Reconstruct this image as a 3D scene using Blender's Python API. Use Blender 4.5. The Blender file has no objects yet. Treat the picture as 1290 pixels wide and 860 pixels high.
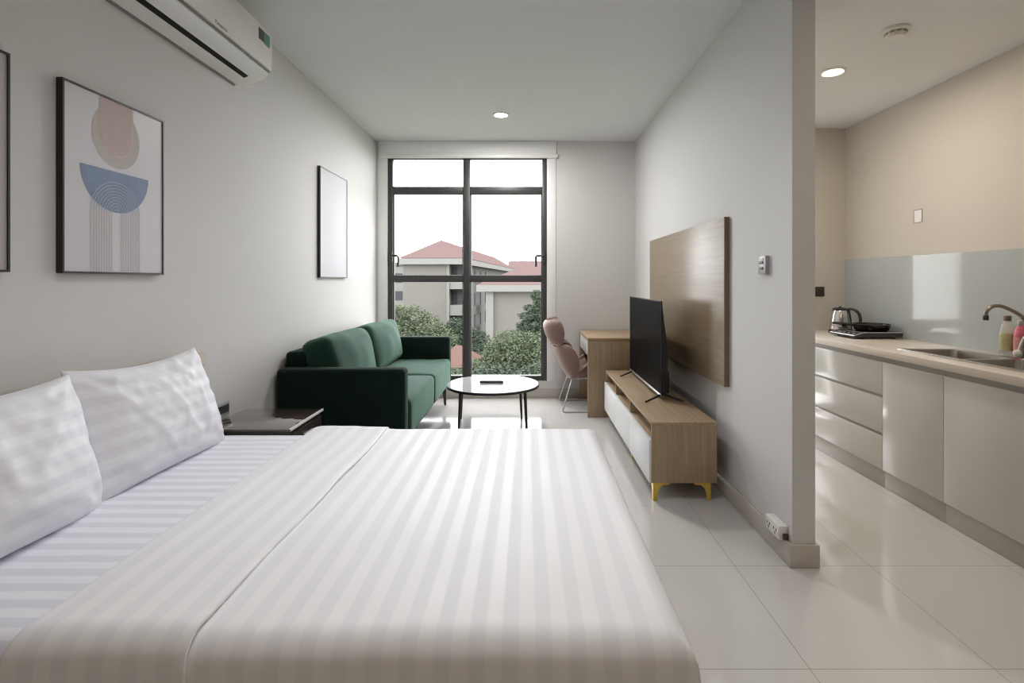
import bpy, bmesh, math, random
from mathutils import Vector, Matrix, noise
random.seed(7)
PI = math.pi
scene = bpy.context.scene
COL = scene.collection
CAMZ = 1.26
F = 640.0

# ------------------------------------------------------------------ materials
def new_mat(name):
    m = bpy.data.materials.new(name); m.use_nodes = True
    nt = m.node_tree
    return m, nt, nt.nodes['Principled BSDF'], nt.nodes['Material Output']

def lk(nt, a, b): nt.links.new(a, b)

def math_node(nt, op, a, b=None, c=None):
    n = nt.nodes.new('ShaderNodeMath'); n.operation = op
    for i, v in enumerate((a, b, c)):
        if v is None: continue
        if isinstance(v, (int, float)): n.inputs[i].default_value = v
        else: lk(nt, v, n.inputs[i])
    return n.outputs[0]

def mix_col(nt, fac, a, b):
    n = nt.nodes.new('ShaderNodeMix'); n.data_type = 'RGBA'
    if isinstance(fac, (int, float)): n.inputs[0].default_value = fac
    else: lk(nt, fac, n.inputs[0])
    for s, v in ((6, a), (7, b)):
        if isinstance(v, tuple): n.inputs[s].default_value = (*v[:3], 1)
        else: lk(nt, v, n.inputs[s])
    return n.outputs[2]

def noise_fac(nt, scale, detail=3, mapping=None, coord='Object', rough=.5):
    tc = nt.nodes.new('ShaderNodeTexCoord')
    mp = nt.nodes.new('ShaderNodeMapping')
    lk(nt, tc.outputs[coord], mp.inputs[0])
    if mapping: mp.inputs['Scale'].default_value = mapping
    n = nt.nodes.new('ShaderNodeTexNoise'); n.inputs['Scale'].default_value = scale
    n.inputs['Detail'].default_value = detail; n.inputs['Roughness'].default_value = rough
    lk(nt, mp.outputs[0], n.inputs['Vector'])
    return n.outputs['Fac']

def bump(nt, b, fac, strength, dist=.002):
    n = nt.nodes.new('ShaderNodeBump'); n.inputs['Strength'].default_value = strength
    n.inputs['Distance'].default_value = dist
    lk(nt, fac, n.inputs['Height']); lk(nt, n.outputs[0], b.inputs['Normal'])

def pm(name, col, rough=.5, metal=0, var=.06, nscale=30, bmp=0, spec=.5, coat=0, sheen=0, sheen_tint=None, emit=None, estr=0, alpha=1, trans=0):
    """Principled material with a procedural tone variation."""
    m, nt, b, o = new_mat(name)
    f = noise_fac(nt, nscale)
    c1 = tuple(x*(1-var) for x in col); c2 = tuple(min(1, x*(1+var)) for x in col)
    lk(nt, mix_col(nt, f, c1, c2), b.inputs['Base Color'])
    b.inputs['Roughness'].default_value = rough; b.inputs['Metallic'].default_value = metal
    b.inputs['Specular IOR Level'].default_value = spec
    b.inputs['Coat Weight'].default_value = coat; b.inputs['Coat Roughness'].default_value = .03
    b.inputs['Sheen Weight'].default_value = sheen
    if sheen_tint: b.inputs['Sheen Tint'].default_value = (*sheen_tint, 1)
    if emit:
        b.inputs['Emission Color'].default_value = (*emit, 1); b.inputs['Emission Strength'].default_value = estr
    b.inputs['Alpha'].default_value = alpha
    b.inputs['Transmission Weight'].default_value = trans
    if bmp: bump(nt, b, f, bmp)
    return m

def wood(name, c1, c2, axis, rough=.42):
    m, nt, b, o = new_mat(name)
    sc = [1, 1, 1]; st = [26, 26, 26]
    st['XYZ'.index(axis)] = .9
    f1 = noise_fac(nt, 2.2, 5, tuple(st), rough=.62)
    st2 = [90, 90, 90]; st2['XYZ'.index(axis)] = 2.5
    f2 = noise_fac(nt, 3, 3, tuple(st2))
    r = nt.nodes.new('ShaderNodeValToRGB'); r.color_ramp.elements[0].position = .3; r.color_ramp.elements[1].position = .7
    lk(nt, f1, r.inputs[0])
    base = mix_col(nt, r.outputs[0], c1, c2)
    f3 = math_node(nt, 'MULTIPLY', f2, .28)
    lk(nt, mix_col(nt, f3, base, tuple(x*.55 for x in c1)), b.inputs['Base Color'])
    b.inputs['Roughness'].default_value = rough
    bump(nt, b, f2, .08, .001)
    return m

def stripes(name, c1, c2, period, comp, coord='UV', rough=.6, dirt=None):
    """satin stripe cloth: comp picks the coordinate across the stripes"""
    m, nt, b, o = new_mat(name)
    tc = nt.nodes.new('ShaderNodeTexCoord'); sp = nt.nodes.new('ShaderNodeSeparateXYZ')
    lk(nt, tc.outputs[coord], sp.inputs[0])
    v = math_node(nt, 'DIVIDE', sp.outputs[comp], period)
    v = math_node(nt, 'FRACT', v)
    v = math_node(nt, 'SUBTRACT', v, .5); v = math_node(nt, 'ABSOLUTE', v)
    v = math_node(nt, 'SUBTRACT', v, .25); v = math_node(nt, 'MULTIPLY', v, 14)
    v = math_node(nt, 'ADD', v, .5)
    n = nt.nodes.new('ShaderNodeClamp'); lk(nt, v, n.inputs[0]); v = n.outputs[0]
    lk(nt, mix_col(nt, v, c1, c2), b.inputs['Base Color'])
    ro = math_node(nt, 'MULTIPLY_ADD', v, -.12, rough); lk(nt, ro, b.inputs['Roughness'])
    b.inputs['Sheen Weight'].default_value = .1; b.inputs['Specular IOR Level'].default_value = .25
    f = noise_fac(nt, 14, 4)
    bump(nt, b, f, .18, .006)
    return m

M = {}
M['wall'] = pm('wall_paint', (.635, .627, .615), .62, var=.012, nscale=3, bmp=.02)
M['wall_warm'] = pm('kitchen_wall_paint', (.565, .535, .49), .6, var=.012, nscale=3, bmp=.02)
M['ceiling'] = pm('ceiling_paint', (.74, .745, .745), .7, var=.01, nscale=3)
M['base'] = pm('baseboard_tile', (.50, .465, .415), .25, var=.03, nscale=12)
M['oakY'] = wood('oak_along_depth', (.335, .235, .140), (.48, .350, .228), 'Y')
M['oakX'] = wood('oak_across', (.335, .235, .140), (.48, .350, .228), 'X')
M['oakZ'] = wood('oak_upright', (.315, .225, .138), (.45, .330, .215), 'Z')
M['panelY'] = wood('wall_panel_oak', (.235, .175, .108), (.36, .275, .182), 'Y', .30)
M['panelZ'] = wood('wall_panel_edge_oak', (.22, .135, .075), (.28, .18, .105), 'Z', .45)
M['oak_dark'] = wood('oak_inside', (.24, .15, .08), (.36, .24, .14), 'Y', .5)
M['white_lacquer'] = pm('white_lacquer', (.72, .73, .73), .4, var=.01)
M['gold'] = pm('brass_gold', (.80, .56, .12), .28, .9, var=.05)
M['black_frame'] = pm('black_frame', (.012, .012, .014), .4, var=.1)
M['alu_dark'] = pm('dark_window_aluminium', (.058, .056, .056), .45, .2, var=.06)
M['tv_black'] = pm('television_black_plastic', (.012, .012, .013), .35, var=.1)
M['tv_screen'] = pm('television_screen', (.004, .004, .005), .3, var=.1, spec=.012)
M['silver'] = pm('silver_metal', (.62, .62, .63), .3, .9, var=.04)
M['chrome'] = pm('chrome', (.635, .627, .615), .14, 1, var=.03)
M['bronze'] = pm('warm_chrome', (.34, .29, .25), .25, 1, var=.05)
M['steel'] = pm('brushed_steel', (.50, .47, .44), .28, 1, var=.05, nscale=60)
M['wire'] = pm('white_wire', (.55, .56, .58), .35, .3, var=.03)
M['velvet'] = pm('green_velvet', (.012, .040, .027), .75, var=.25, nscale=9, bmp=.15, spec=.12, sheen=.5, sheen_tint=(.40, .64, .52))
M['velvet_shaded'] = pm('green_velvet_shaded', (.006, .015, .0105), .85, var=.2, nscale=9, bmp=.1, spec=.08, sheen=.18, sheen_tint=(.45, .62, .52))  # same velvet, colour darkened for the shade on arms, base and back
M['leg_black'] = pm('black_wood_leg', (.015, .015, .017), .4, var=.1)
M['pink'] = pm('dusty_pink_leather', (.215, .128, .106), .55, var=.07, nscale=16, bmp=.06, sheen=.2, sheen_tint=(.9, .75, .7))
M['pink_pipe'] = pm('pale_pink_piping', (.55, .44, .41), .5, var=.04)
M['table_top'] = pm('white_glass_top', (.66, .655, .65), .06, var=.01, coat=.8)
M['beige'] = pm('headboard_beige', (.42, .34, .25), .6, var=.05, nscale=40)
M['bed_base'] = pm('bed_base_fabric', (.30, .27, .24), .8, var=.06, nscale=60)
M['brown_glass'] = pm('brown_glass_top', (.075, .050, .043), .05, var=.05, coat=1, spec=.7)
M['brown_body'] = pm('brown_lacquer', (.022, .017, .015), .35, var=.08)
M['glass_edge'] = pm('pale_glass_edge', (.80, .79, .82), .3, 0, var=.03)
M['sheet'] = stripes('striped_sheet', (.735, .745, .815), (.855, .865, .92), .0615, 1)
M['duvet'] = stripes('striped_duvet', (.825, .83, .86), (.88, .885, .905), .066, 0)
M['pillow'] = stripes('striped_pillow', (.79, .795, .84), (.845, .85, .89), .062, 1)
M['plastic_white'] = pm('white_plastic', (.74, .735, .70), .35, var=.02)
M['ac_body'] = pm('ac_white_plastic', (.83, .825, .79), .35, var=.015)
M['ac_louver'] = pm('ac_louver_plastic', (.84, .84, .86), .3, var=.015)
M['grey_plastic'] = pm('grey_plastic', (.42, .41, .43), .35, .2, var=.04)
M['dark_plastic'] = pm('dark_plastic', (.03, .028, .03), .4, var=.08)
M['brown_plastic'] = pm('dark_brown_plastic', (.055, .035, .022), .35, var=.1)
M['grey_text'] = pm('grey_print', (.28, .28, .27), .5)
M['green_sticker'] = pm('green_sticker', (.10, .30, .22), .5, var=.1)
M['dark_sticker'] = pm('dark_sticker', (.05, .06, .05), .5, var=.3, nscale=120)
M['seam'] = pm('shadow_gap', (.24, .24, .23), .7)
M['black_gap'] = pm('black_vent', (.004, .004, .004), .8)
M['cab'] = pm('cabinet_gloss', (.60, .585, .555), .17, var=.01, coat=.15)
M['counter'] = pm('worktop_stone', (.66, .60, .535), .3, var=.03, nscale=80)
M['channel'] = pm('recessed_channel', (.34, .32, .29), .4, .3, var=.05)
M['toe'] = pm('toe_kick', (.44, .42, .39), .35, var=.03)
M['splash'] = pm('grey_glass_splashback', (.44, .485, .51), .10, var=.01, coat=.6)
M['black_enamel'] = pm('black_enamel', (.010, .010, .010), .22, var=.1)
M['bottle_clear'] = pm('clear_plastic', (.80, .80, .78), .12, var=.03, alpha=.45)
M['bottle_pink'] = pm('pink_soap', (.70, .16, .24), .2, var=.25, nscale=60)
M['cap_brown'] = pm('dusky_cap', (.16, .10, .09), .4, var=.1)
M['label_green'] = pm('yellow_green_label', (.52, .52, .27), .5, var=.35, nscale=70)
M['label_red'] = pm('pink_red_label', (.72, .30, .32), .5, var=.5, nscale=60)
M['roller'] = pm('white_roller_fabric', (.80, .80, .79), .7, var=.02, nscale=60)
M['casing'] = pm('white_casing', (.80, .80, .79), .4, var=.01)
M['paper'] = pm('art_paper', (.61, .595, .62), .35, var=.015, nscale=90)
M['paper_pink'] = pm('art_paper_pink', (.45, .405, .42), .5, var=.05, nscale=3)
M['art_beige'] = pm('art_beige', (.49, .445, .415), .6, var=.05, nscale=60)
M['art_cream'] = pm('art_cream', (.58, .49, .42), .6, var=.05, nscale=60)
M['art_pink'] = pm('art_pink', (.52, .41, .39), .6, var=.09, nscale=60)
M['art_blue'] = pm('art_blue', (.19, .255, .385), .6, var=.16, nscale=45)
M['art_arc'] = pm('art_pale_blue', (.36, .40, .48), .6, var=.05)
M['art_line'] = pm('art_rose_line', (.49, .385, .41), .6, var=.05)

def lavender_print():
    m, nt, b, o = new_mat('art_pale_lavender')
    tc = nt.nodes.new('ShaderNodeTexCoord'); sp = nt.nodes.new('ShaderNodeSeparateXYZ'); lk(nt, tc.outputs['Object'], sp.inputs[0])
    n = noise_fac(nt, 3.5, 4)
    v = math_node(nt, 'MULTIPLY_ADD', n, .35, sp.outputs[2])
    r = nt.nodes.new('ShaderNodeValToRGB')
    r.color_ramp.elements[0].position = .44; r.color_ramp.elements[0].color = (.47, .45, .52, 1)
    r.color_ramp.elements[1].position = .62; r.color_ramp.elements[1].color = (.60, .60, .64, 1)
    lk(nt, v, r.inputs[0]); lk(nt, r.outputs[0], b.inputs['Base Color'])
    b.inputs['Roughness'].default_value = .55; b.inputs['Specular IOR Level'].default_value = .3
    return m
M['paper_lav'] = lavender_print()

def emission(name, col, s):
    m, nt, b, o = new_mat(name)
    b.inputs['Base Color'].default_value = (*col, 1)
    b.inputs['Emission Color'].default_value = (*col, 1); b.inputs['Emission Strength'].default_value = s
    return m
M['lamp_glow'] = emission('lamp_lens', (1, .93, .80), 14)

def glass_mat():
    m, nt, b, o = new_mat('window_glass')
    nt.nodes.remove(b)
    t = nt.nodes.new('ShaderNodeBsdfTransparent')
    n = noise_fac(nt, 2.0, 2)
    lk(nt, mix_col(nt, n, (.955, .965, .965), (.935, .945, .95)), t.inputs[0])
    lk(nt, t.outputs[0], o.inputs[0])
    return m
M['glass'] = glass_mat()

def floor_mat():
    m, nt, b, o = new_mat('polished_floor_tiles')
    tc = nt.nodes.new('ShaderNodeTexCoord'); sp = nt.nodes.new('ShaderNodeSeparateXYZ'); lk(nt, tc.outputs['Object'], sp.inputs[0])
    def line(out, off):
        v = math_node(nt, 'SUBTRACT', out, off - .3 + 60)   # keep positive
        v = math_node(nt, 'ADD', v, 120)
        v = math_node(nt, 'DIVIDE', v, .6)
        v = math_node(nt, 'FRACT', v)
        v = math_node(nt, 'SUBTRACT', v, .5); v = math_node(nt, 'ABSOLUTE', v)
        return math_node(nt, 'LESS_THAN', v, .0028)
    l = math_node(nt, 'MAXIMUM', line(sp.outputs[0], .919), line(sp.outputs[1], 2.25))
    n = noise_fac(nt, 1.6, 5)
    base = mix_col(nt, n, (.53, .515, .49), (.575, .56, .54))
    lk(nt, mix_col(nt, l, base, (.27, .25, .225)), b.inputs['Base Color'])
    r = math_node(nt, 'MULTIPLY_ADD', l, .4, .10); lk(nt, r, b.inputs['Roughness'])
    b.inputs['Specular IOR Level'].default_value = .55
    return m
M['floor'] = floor_mat()

# outside; wall, roof and leaf colours are paled to stand in for haze
M['bld_wall'] = pm('outside_render_wall', (.105, .100, .091), .8, var=.06, nscale=.4, spec=0)
M['bld_trim'] = pm('outside_pale_trim', (.135, .131, .122), .8, var=.05, nscale=.5, spec=0)
M['bld_shade'] = pm('outside_shaded_wall', (.085, .082, .078), .8, var=.05, spec=0)
M['bld_glass'] = pm('outside_window_glass', (.045, .046, .05), .3, var=.2, spec=0)
M['ground'] = pm('outside_ground', (.10, .12, .08), .9, var=.3, nscale=.3, spec=0)
def roof_mat():
    m, nt, b, o = new_mat('outside_red_roof_tiles')
    tc = nt.nodes.new('ShaderNodeTexCoord'); w = nt.nodes.new('ShaderNodeTexWave'); w.wave_type = 'BANDS'; w.bands_direction = 'Z'
    w.inputs['Scale'].default_value = 1.6; w.inputs['Distortion'].default_value = .3
    lk(nt, tc.outputs['Object'], w.inputs[0])
    f = math_node(nt, 'MULTIPLY', w.outputs['Fac'], .5)
    lk(nt, mix_col(nt, f, (.084, .059, .056), (.076, .051, .048)), b.inputs['Base Color']); b.inputs['Roughness'].default_value = .8; b.inputs['Specular IOR Level'].default_value = 0
    return m
M['roof'] = roof_mat()
M['roof_orange'] = pm('outside_orange_roof', (.078, .050, .042), .8, var=.15, nscale=3, spec=0)
def leaf_mat(name, c1, c2):
    m, nt, b, o = new_mat(name)
    f = noise_fac(nt, .9, 3)
    lk(nt, mix_col(nt, f, c1, c2), b.inputs['Base Color']); b.inputs['Roughness'].default_value = .7; b.inputs['Specular IOR Level'].default_value = 0
    return m
M['leaf'] = leaf_mat('leaves_mid', (.042, .054, .032), (.085, .100, .064))
M['leaf_dark'] = leaf_mat('leaves_dark', (.030, .041, .030), (.060, .074, .052))
M['bark'] = pm('bark', (.08, .06, .045), .9, var=.3, nscale=8)

# ------------------------------------------------------------------ mesh builder
class MB:
    def __init__(s): s.v = []; s.f = []; s.m = []; s.uv = None
    def add(s, vs, fs, mat=0):
        o = len(s.v); s.v += [tuple(p) for p in vs]
        s.f += [tuple(i+o for i in f) for f in fs]; s.m += [mat]*len(fs); return s
    def box(s, x0, x1, y0, y1, z0, z1, bev=0, seg=2, mat=0):
        bm = bmesh.new(); bmesh.ops.create_cube(bm, size=1)
        for q in bm.verts:
            q.co = ((x0+x1)/2+q.co.x*(x1-x0), (y0+y1)/2+q.co.y*(y1-y0), (z0+z1)/2+q.co.z*(z1-z0))
        if bev: bmesh.ops.bevel(bm, geom=bm.edges[:], offset=bev, segments=seg, profile=.5, affect='EDGES')
        bm.verts.index_update()
        s.add([q.co[:] for q in bm.verts], [[q.index for q in f.verts] for f in bm.faces], mat); bm.free(); return s
    def obox(s, c, ax, ay, az, hx, hy, hz, bev=0, mat=0):
        t = MB().box(-hx, hx, -hy, hy, -hz, hz, bev)
        c = Vector(c); ax = Vector(ax); ay = Vector(ay); az = Vector(az)
        return s.add([c+ax*p[0]+ay*p[1]+az*p[2] for p in t.v], t.f, mat)
    def prism(s, poly, axis, a, b, mat=0):
        """poly of 2d points extruded along axis from a to b; the two other axes in XYZ order"""
        def P(p, t):
            if axis == 'X': return (t, p[0], p[1])
            if axis == 'Y': return (p[0], t, p[1])
            return (p[0], p[1], t)
        n = len(poly)
        vs = [P(p, a) for p in poly]+[P(p, b) for p in poly]
        fs = [tuple(range(n))[::-1], tuple(range(n, 2*n))]+[(i, (i+1) % n, n+(i+1) % n, n+i) for i in range(n)]
        return s.add(vs, fs, mat)
    def tube(s, pts, r, n=10, closed=False, mat=0, cap=True):
        pts = [Vector(p) for p in pts]; N = len(pts)
        rr = r if isinstance(r, (list, tuple)) else [r]*N
        up = None; rings = []
        for i, p in enumerate(pts):
            if closed: d = (pts[(i+1) % N]-pts[i-1])
            else: d = (pts[min(i+1, N-1)]-pts[max(i-1, 0)])
            d.normalize()
            if up is None:
                up = Vector((0, 0, 1)) if abs(d.z) < .9 else Vector((1, 0, 0))
            up = (up-d*up.dot(d))
            if up.length < 1e-5: up = d.orthogonal()
            up.normalize(); sd = d.cross(up)
            rings.append([p+(up*math.cos(2*PI*k/n)+sd*math.sin(2*PI*k/n))*rr[i] for k in range(n)])
        vs = [q for ring in rings for q in ring]; fs = []
        for i in range(N if closed else N-1):
            j = (i+1) % N
            for k in range(n): fs.append((i*n+k, i*n+(k+1) % n, j*n+(k+1) % n, j*n+k))
        if not closed and cap: fs += [tuple(range(n))[::-1], tuple(range((N-1)*n, N*n))]
        return s.add(vs, fs, mat)
    def lathe(s, prof, c, n=28, mat=0, mats=None):
        vs = []; fs = []; ms = []
        for (r, z) in prof:
            vs += [(c[0]+r*math.cos(2*PI*k/n), c[1]+r*math.sin(2*PI*k/n), c[2]+z) for k in range(n)]
        L = len(prof)
        for i in range(L-1):
            for k in range(n): fs.append((i*n+k, i*n+(k+1) % n, (i+1)*n+(k+1) % n, (i+1)*n+k))
        if prof[0][0] > 1e-6: fs.append(tuple(range(n))[::-1])
        if prof[-1][0] > 1e-6: fs.append(tuple(range((L-1)*n, L*n)))
        return s.add(vs, fs, mat)
    def grid(s, fn, nu, nv, mat=0, uvfn=None):
        o = len(s.v)
        vs = [fn(i/(nu-1), j/(nv-1)) for j in range(nv) for i in range(nu)]
        fs = [(j*nu+i, j*nu+i+1, (j+1)*nu+i+1, (j+1)*nu+i) for j in range(nv-1) for i in range(nu-1)]
        if uvfn:
            if s.uv is None: s.uv = {}
            for j in range(nv):
                for i in range(nu): s.uv[o+j*nu+i] = uvfn(i/(nu-1), j/(nv-1))
        return s.add(vs, fs, mat)
    def build(s, name, mats, parent=None, base=None, angle=40, kind=None, label=None, normals=True):
        if not isinstance(mats, (list, tuple)): mats = [mats]
        me = bpy.data.meshes.new(name)
        off = Vector(base) if base is not None else Vector((0, 0, 0))
        me.from_pydata([tuple(Vector(p)-off) for p in s.v], [], s.f)
        for m in mats: me.materials.append(M[m] if isinstance(m, str) else m)
        me.polygons.foreach_set('material_index', s.m)
        if s.uv:
            ul = me.uv_layers.new(name='UVMap')
            for lp in me.loops: ul.data[lp.index].uv = s.uv.get(lp.vertex_index, (0, 0))
        if normals:
            bm = bmesh.new(); bm.from_mesh(me); bmesh.ops.recalc_face_normals(bm, faces=bm.faces[:]); bm.to_mesh(me); bm.free()
        me.polygons.foreach_set('use_smooth', [True]*len(me.polygons))
        me.set_sharp_from_angle(angle=math.radians(angle))
        me.update()
        o = bpy.data.objects.new(name, me); COL.objects.link(o)
        o.location = off
        if parent is not None:
            o.parent = parent
            o.matrix_parent_inverse = world_of(parent).inverted()
        if kind: o['kind'] = kind
        if label: o['label'] = label
        return o

def world_of(o):
    m = Matrix.LocRotScale(o.location, o.rotation_euler, o.scale)
    if o.parent: return world_of(o.parent) @ o.matrix_parent_inverse @ m
    return m

def thing(name, label, cat, loc, group=None):
    o = bpy.data.objects.new(name, None); COL.objects.link(o)
    o.empty_display_size = .1; o.location = loc
    return tag(o, label, cat, group)
def tag(o, label, cat, group=None):
    o['label'] = label; o['category'] = cat
    if group: o['group'] = group
    return o
def copy_thing(root, loc, label, group=None):
    r = root.copy(); COL.objects.link(r); r.location = loc; r['label'] = label
    if group: r['group'] = group
    for ch in list(root.children):
        c = ch.copy(); COL.objects.link(c); c.parent = r; c.matrix_parent_inverse = ch.matrix_parent_inverse.copy()
        for g in ch.children:
            d = g.copy(); COL.objects.link(d); d.parent = c; d.matrix_parent_inverse = g.matrix_parent_inverse.copy()
    return r
def struct(name, mb, mat, **k):
    return mb.build(name, mat, kind='structure', **k)

def subsurf(o, lv=1):
    m = o.modifiers.new('subdivision', 'SUBSURF'); m.levels = lv; m.render_levels = lv; return o

# ------------------------------------------------------------------ room shell
XL, XR, YB = -1.629, 1.17, 5.486
ZC, ZK = 2.769, 2.577
YR = -2.2            # wall behind the viewer
XK, YK = 2.75, 4.39  # kitchen side wall and far wall
PX1, PY0 = 1.272, 2.243
WX0, WX1, WZ0, WZ1 = -1.509, .214, .18, 2.614

struct('floor', MB().box(XL-.15, XK+.15, YR-.15, YB+.25, -.12, 0), 'floor')
struct('ceiling', MB().box(XL-.15, XR+.06, YR-.15, YB+.25, ZC, ZC+.12), 'ceiling')
struct('ceiling_kitchen', MB().box(XR+.06, XK+.15, YR-.15, YK+.1, ZK, ZK+.32), 'ceiling')
struct('wall_left', MB().box(XL-.15, XL, YR-.15, YB+.25, 0, ZC), 'wall')
wb = MB()
wb.box(XL, WX0, YB, YB+.2, 0, ZC); wb.box(WX1, XR+.1, YB, YB+.2, 0, ZC)
wb.box(WX0, WX1, YB, YB+.2, 0, WZ0); wb.box(WX0, WX1, YB, YB+.2, WZ1, ZC)
struct('wall_back', wb, 'wall')
pw = MB(); pw.box(XR, PX1, PY0, YB, 0, ZC)
struct('wall_right', pw, 'wall')
KX0, KX1, KZ0, KZ1 = 1.69, 2.18, .10, 2.25
struct('wall_kitchen_far', MB().box(PX1, KX0, YK, YK+.1, 0, ZK).box(KX1, XK, YK, YK+.1, 0, ZK).box(KX0, KX1, YK, YK+.1, 0, KZ0).box(KX0, KX1, YK, YK+.1, KZ1, ZK), 'wall_warm')
struct('wall_kitchen_side', MB().box(XK, XK+.15, YR-.15, YK+.1, 0, ZK), 'wall_warm')
struct('wall_rear', MB().box(XL, XK, YR-.15, YR, 0, ZC), 'wall_warm')
bb = MB(); h = .10
bb.box(XR-.016, XR, PY0, YB, 0, h, .003); bb.box(XR-.016, PX1+.014, PY0-.014, PY0, 0, h, .003); bb.box(PX1, PX1+.014, PY0, YK, 0, h, .003)
struct('baseboard_right', bb, 'base')
struct('baseboard_back', MB().box(XL, XR-.016, YB-.014, YB, 0, h, .003), 'base')
struct('baseboard_left', MB().box(XL, XL+.014, YR, YB-.014, 0, h, .003), 'base')

# window
win = thing('window_1', 'tall dark-framed window with six panes above the sofa end', 'window', ((WX0+WX1)/2, YB, WZ0)); win['kind'] = 'structure'
fy0, fy1 = YB+.02, YB+.09
fr = MB()
fr.box(WX0, WX0+.052, fy0, fy1, WZ0, WZ1, .004); fr.box(WX1-.05, WX1, fy0, fy1, WZ0, WZ1, .004)
fr.box(WX0+.052, WX1-.05, fy0, fy1, WZ0, WZ0+.055, .004); fr.box(WX0+.052, WX1-.05, fy0, fy1, WZ1-.03, WZ1, .004)
MXa, MXb = -.692, -.618
fr.box(MXa, MXb, fy0-.012, fy1, WZ0+.055, WZ1-.03, .004)
for a, b_ in ((WX0+.052, MXa), (MXb, WX1-.05)):
    fr.box(a, b_, fy0, fy1, 2.205, 2.285, .004); fr.box(a, b_, fy0, fy1, 1.25, 1.325, .004)
    for z0, z1 in ((WZ0+.055, 1.25), (1.325, 2.205)):      # thin sash edges
        fr.box(a, a+.012, fy0+.02, fy1-.01, z0, z1); fr.box(b_-.012, b_, fy0+.02, fy1-.01, z0, z1)
fr.build('window_frame', 'alu_dark', win)
gl = MB()
for a, b_ in ((WX0+.052, MXa), (MXb, WX1-.05)):
    for z0, z1 in ((WZ0+.055, 1.25), (1.325, 2.205), (2.285, WZ1-.03)):
        gl.add([(a, fy0+.045, z0), (b_, fy0+.045, z0), (b_, fy0+.045, z1), (a, fy0+.045, z1)], [(0, 1, 2, 3)])
gl.build('pane', 'glass', win)
for x, sgn in ((WX0+.03, 1), (WX1-.03, -1)):
    hd = MB()
    hd.box(x-.016, x+.022 if sgn > 0 else x+.016, fy0-.02, fy0, 1.46, 1.58, .004) if sgn > 0 else hd.box(x-.022, x+.016, fy0-.02, fy0, 1.46, 1.58, .004)
    hd.tube([(x+sgn*.01, fy0-.03, 1.535), (x+sgn*.075, fy0-.032, 1.535), (x+sgn*.09, fy0-.032, 1.52), (x+sgn*.09, fy0-.032, 1.415)], .013, 8)
    hd.build('handle', 'alu_dark', win)
w2 = thing('window_2', 'tall narrow kitchen window behind the partition, mirrored in the glass splashback', 'window', ((KX0+KX1)/2, YK, KZ0)); w2['kind'] = 'structure'
MB().box(KX0, KX0+.04, YK+.01, YK+.07, KZ0, KZ1, .003).box(KX1-.04, KX1, YK+.01, YK+.07, KZ0, KZ1, .003).box(KX0+.04, KX1-.04, YK+.01, YK+.07, KZ0, KZ0+.04, .003).box(KX0+.04, KX1-.04, YK+.01, YK+.07, KZ1-.04, KZ1, .003).box(KX0+.04, KX1-.04, YK+.01, YK+.07, .85, .93, .003).build('window_frame', 'casing', w2)
MB().add([(KX0+.04, YK+.04, KZ0+.04), (KX1-.04, YK+.04, KZ0+.04), (KX1-.04, YK+.04, KZ1-.04), (KX0+.04, YK+.04, KZ1-.04)], [(0, 1, 2, 3)]).build('pane', 'glass', w2)
struct('trim_1', MB().box(WX0-.1, WX0, YB-.008, YB, WZ0, WZ1+.02, .002).box(WX1, WX1+.095, YB-.008, YB, WZ0, WZ1+.02, .002), 'casing')
rb = thing('roller_blind', 'white roller blind fully rolled up along the top of the window', 'blind', ((WX0+WX1)/2, YB, WZ1))
MB().box(XL+.03, WX1+.10, YB-.018, YB-.009, WZ1+.01, ZC-.002, .002).build('blind_fabric', 'roller', rb)
MB().box(XL+.04, WX1+.115, YB-.034, YB-.004, WZ1-.032, WZ1+.012, .006).build('bottom_rail', 'casing', rb)

# ------------------------------------------------------------------ lamps in the ceiling, with added fill lights
def downlight(x, y, z, label, group):
    t = thing('ceiling_downlight', label, 'ceiling light', (x, y, z), group)
    MB().lathe([(.075, 0), (.075, -.006), (.062, -.012), (.056, -.008), (.056, 0)], (x, y, z)).build('trim_ring', 'plastic_white', t)
    MB().lathe([(.0001, -.0035), (.055, -.0035)], (x, y, z)).build('lens', 'lamp_glow', t)
    return t
def lamp(name, kind, loc, energy, color, size=.12, rot=(0, 0, 0), spot=None, size_y=None):
    l = bpy.data.lights.new(name, kind); l.energy = energy; l.color = color
    if kind == 'AREA':
        l.size = size; l.shape = 'DISK'
        if size_y: l.shape = 'RECTANGLE'; l.size_y = size_y
    else: l.shadow_soft_size = size
    if spot: l.spot_size = spot; l.spot_blend = .8
    o = bpy.data.objects.new(name, l); COL.objects.link(o); o.location = loc; o.rotation_euler = rot
    return o
d1 = downlight(-.237, 4.60, ZC, 'round white downlight lit in the bedroom ceiling before the window', 'recessed downlights')
WARM = (1, .83, .64)
lamp('bedroom_lamp_or_fill', 'AREA', (-.237, 4.60, ZC-.02), 19, (1, .98, .96))
d2 = copy_thing(d1, (1.92, 3.19, ZK), 'round white downlight lit in the kitchen ceiling beside the smoke detector', 'recessed downlights')
lamp('kitchen_lamp_or_fill', 'AREA', (1.92, 3.19, ZK-.02), 8, (1, .86, .69))
lamp('kitchen_lamp_or_fill', 'AREA', (1.92, 1.3, ZK-.02), 4, (1, .86, .69))  # added fill for the near kitchen, out of view and without a fixture
for lx in (-.55, .25): lamp('bedroom_lamp_or_fill', 'AREA', (lx, 1.75, ZC-.02), 2.8, (.95, .96, 1), .3).data.spread = math.radians(108)  # two added fill lights that brighten the bed, no fixtures
lamp('rear_fill', 'AREA', (.2, -.9, ZC-.02), 5, (1, .76, .55), .5)  # added warm fill behind the camera, not a fitted lamp
sd = thing('smoke_detector', 'round off-white smoke detector on the kitchen ceiling', 'smoke detector', (1.93, 2.66, ZK))
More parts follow.
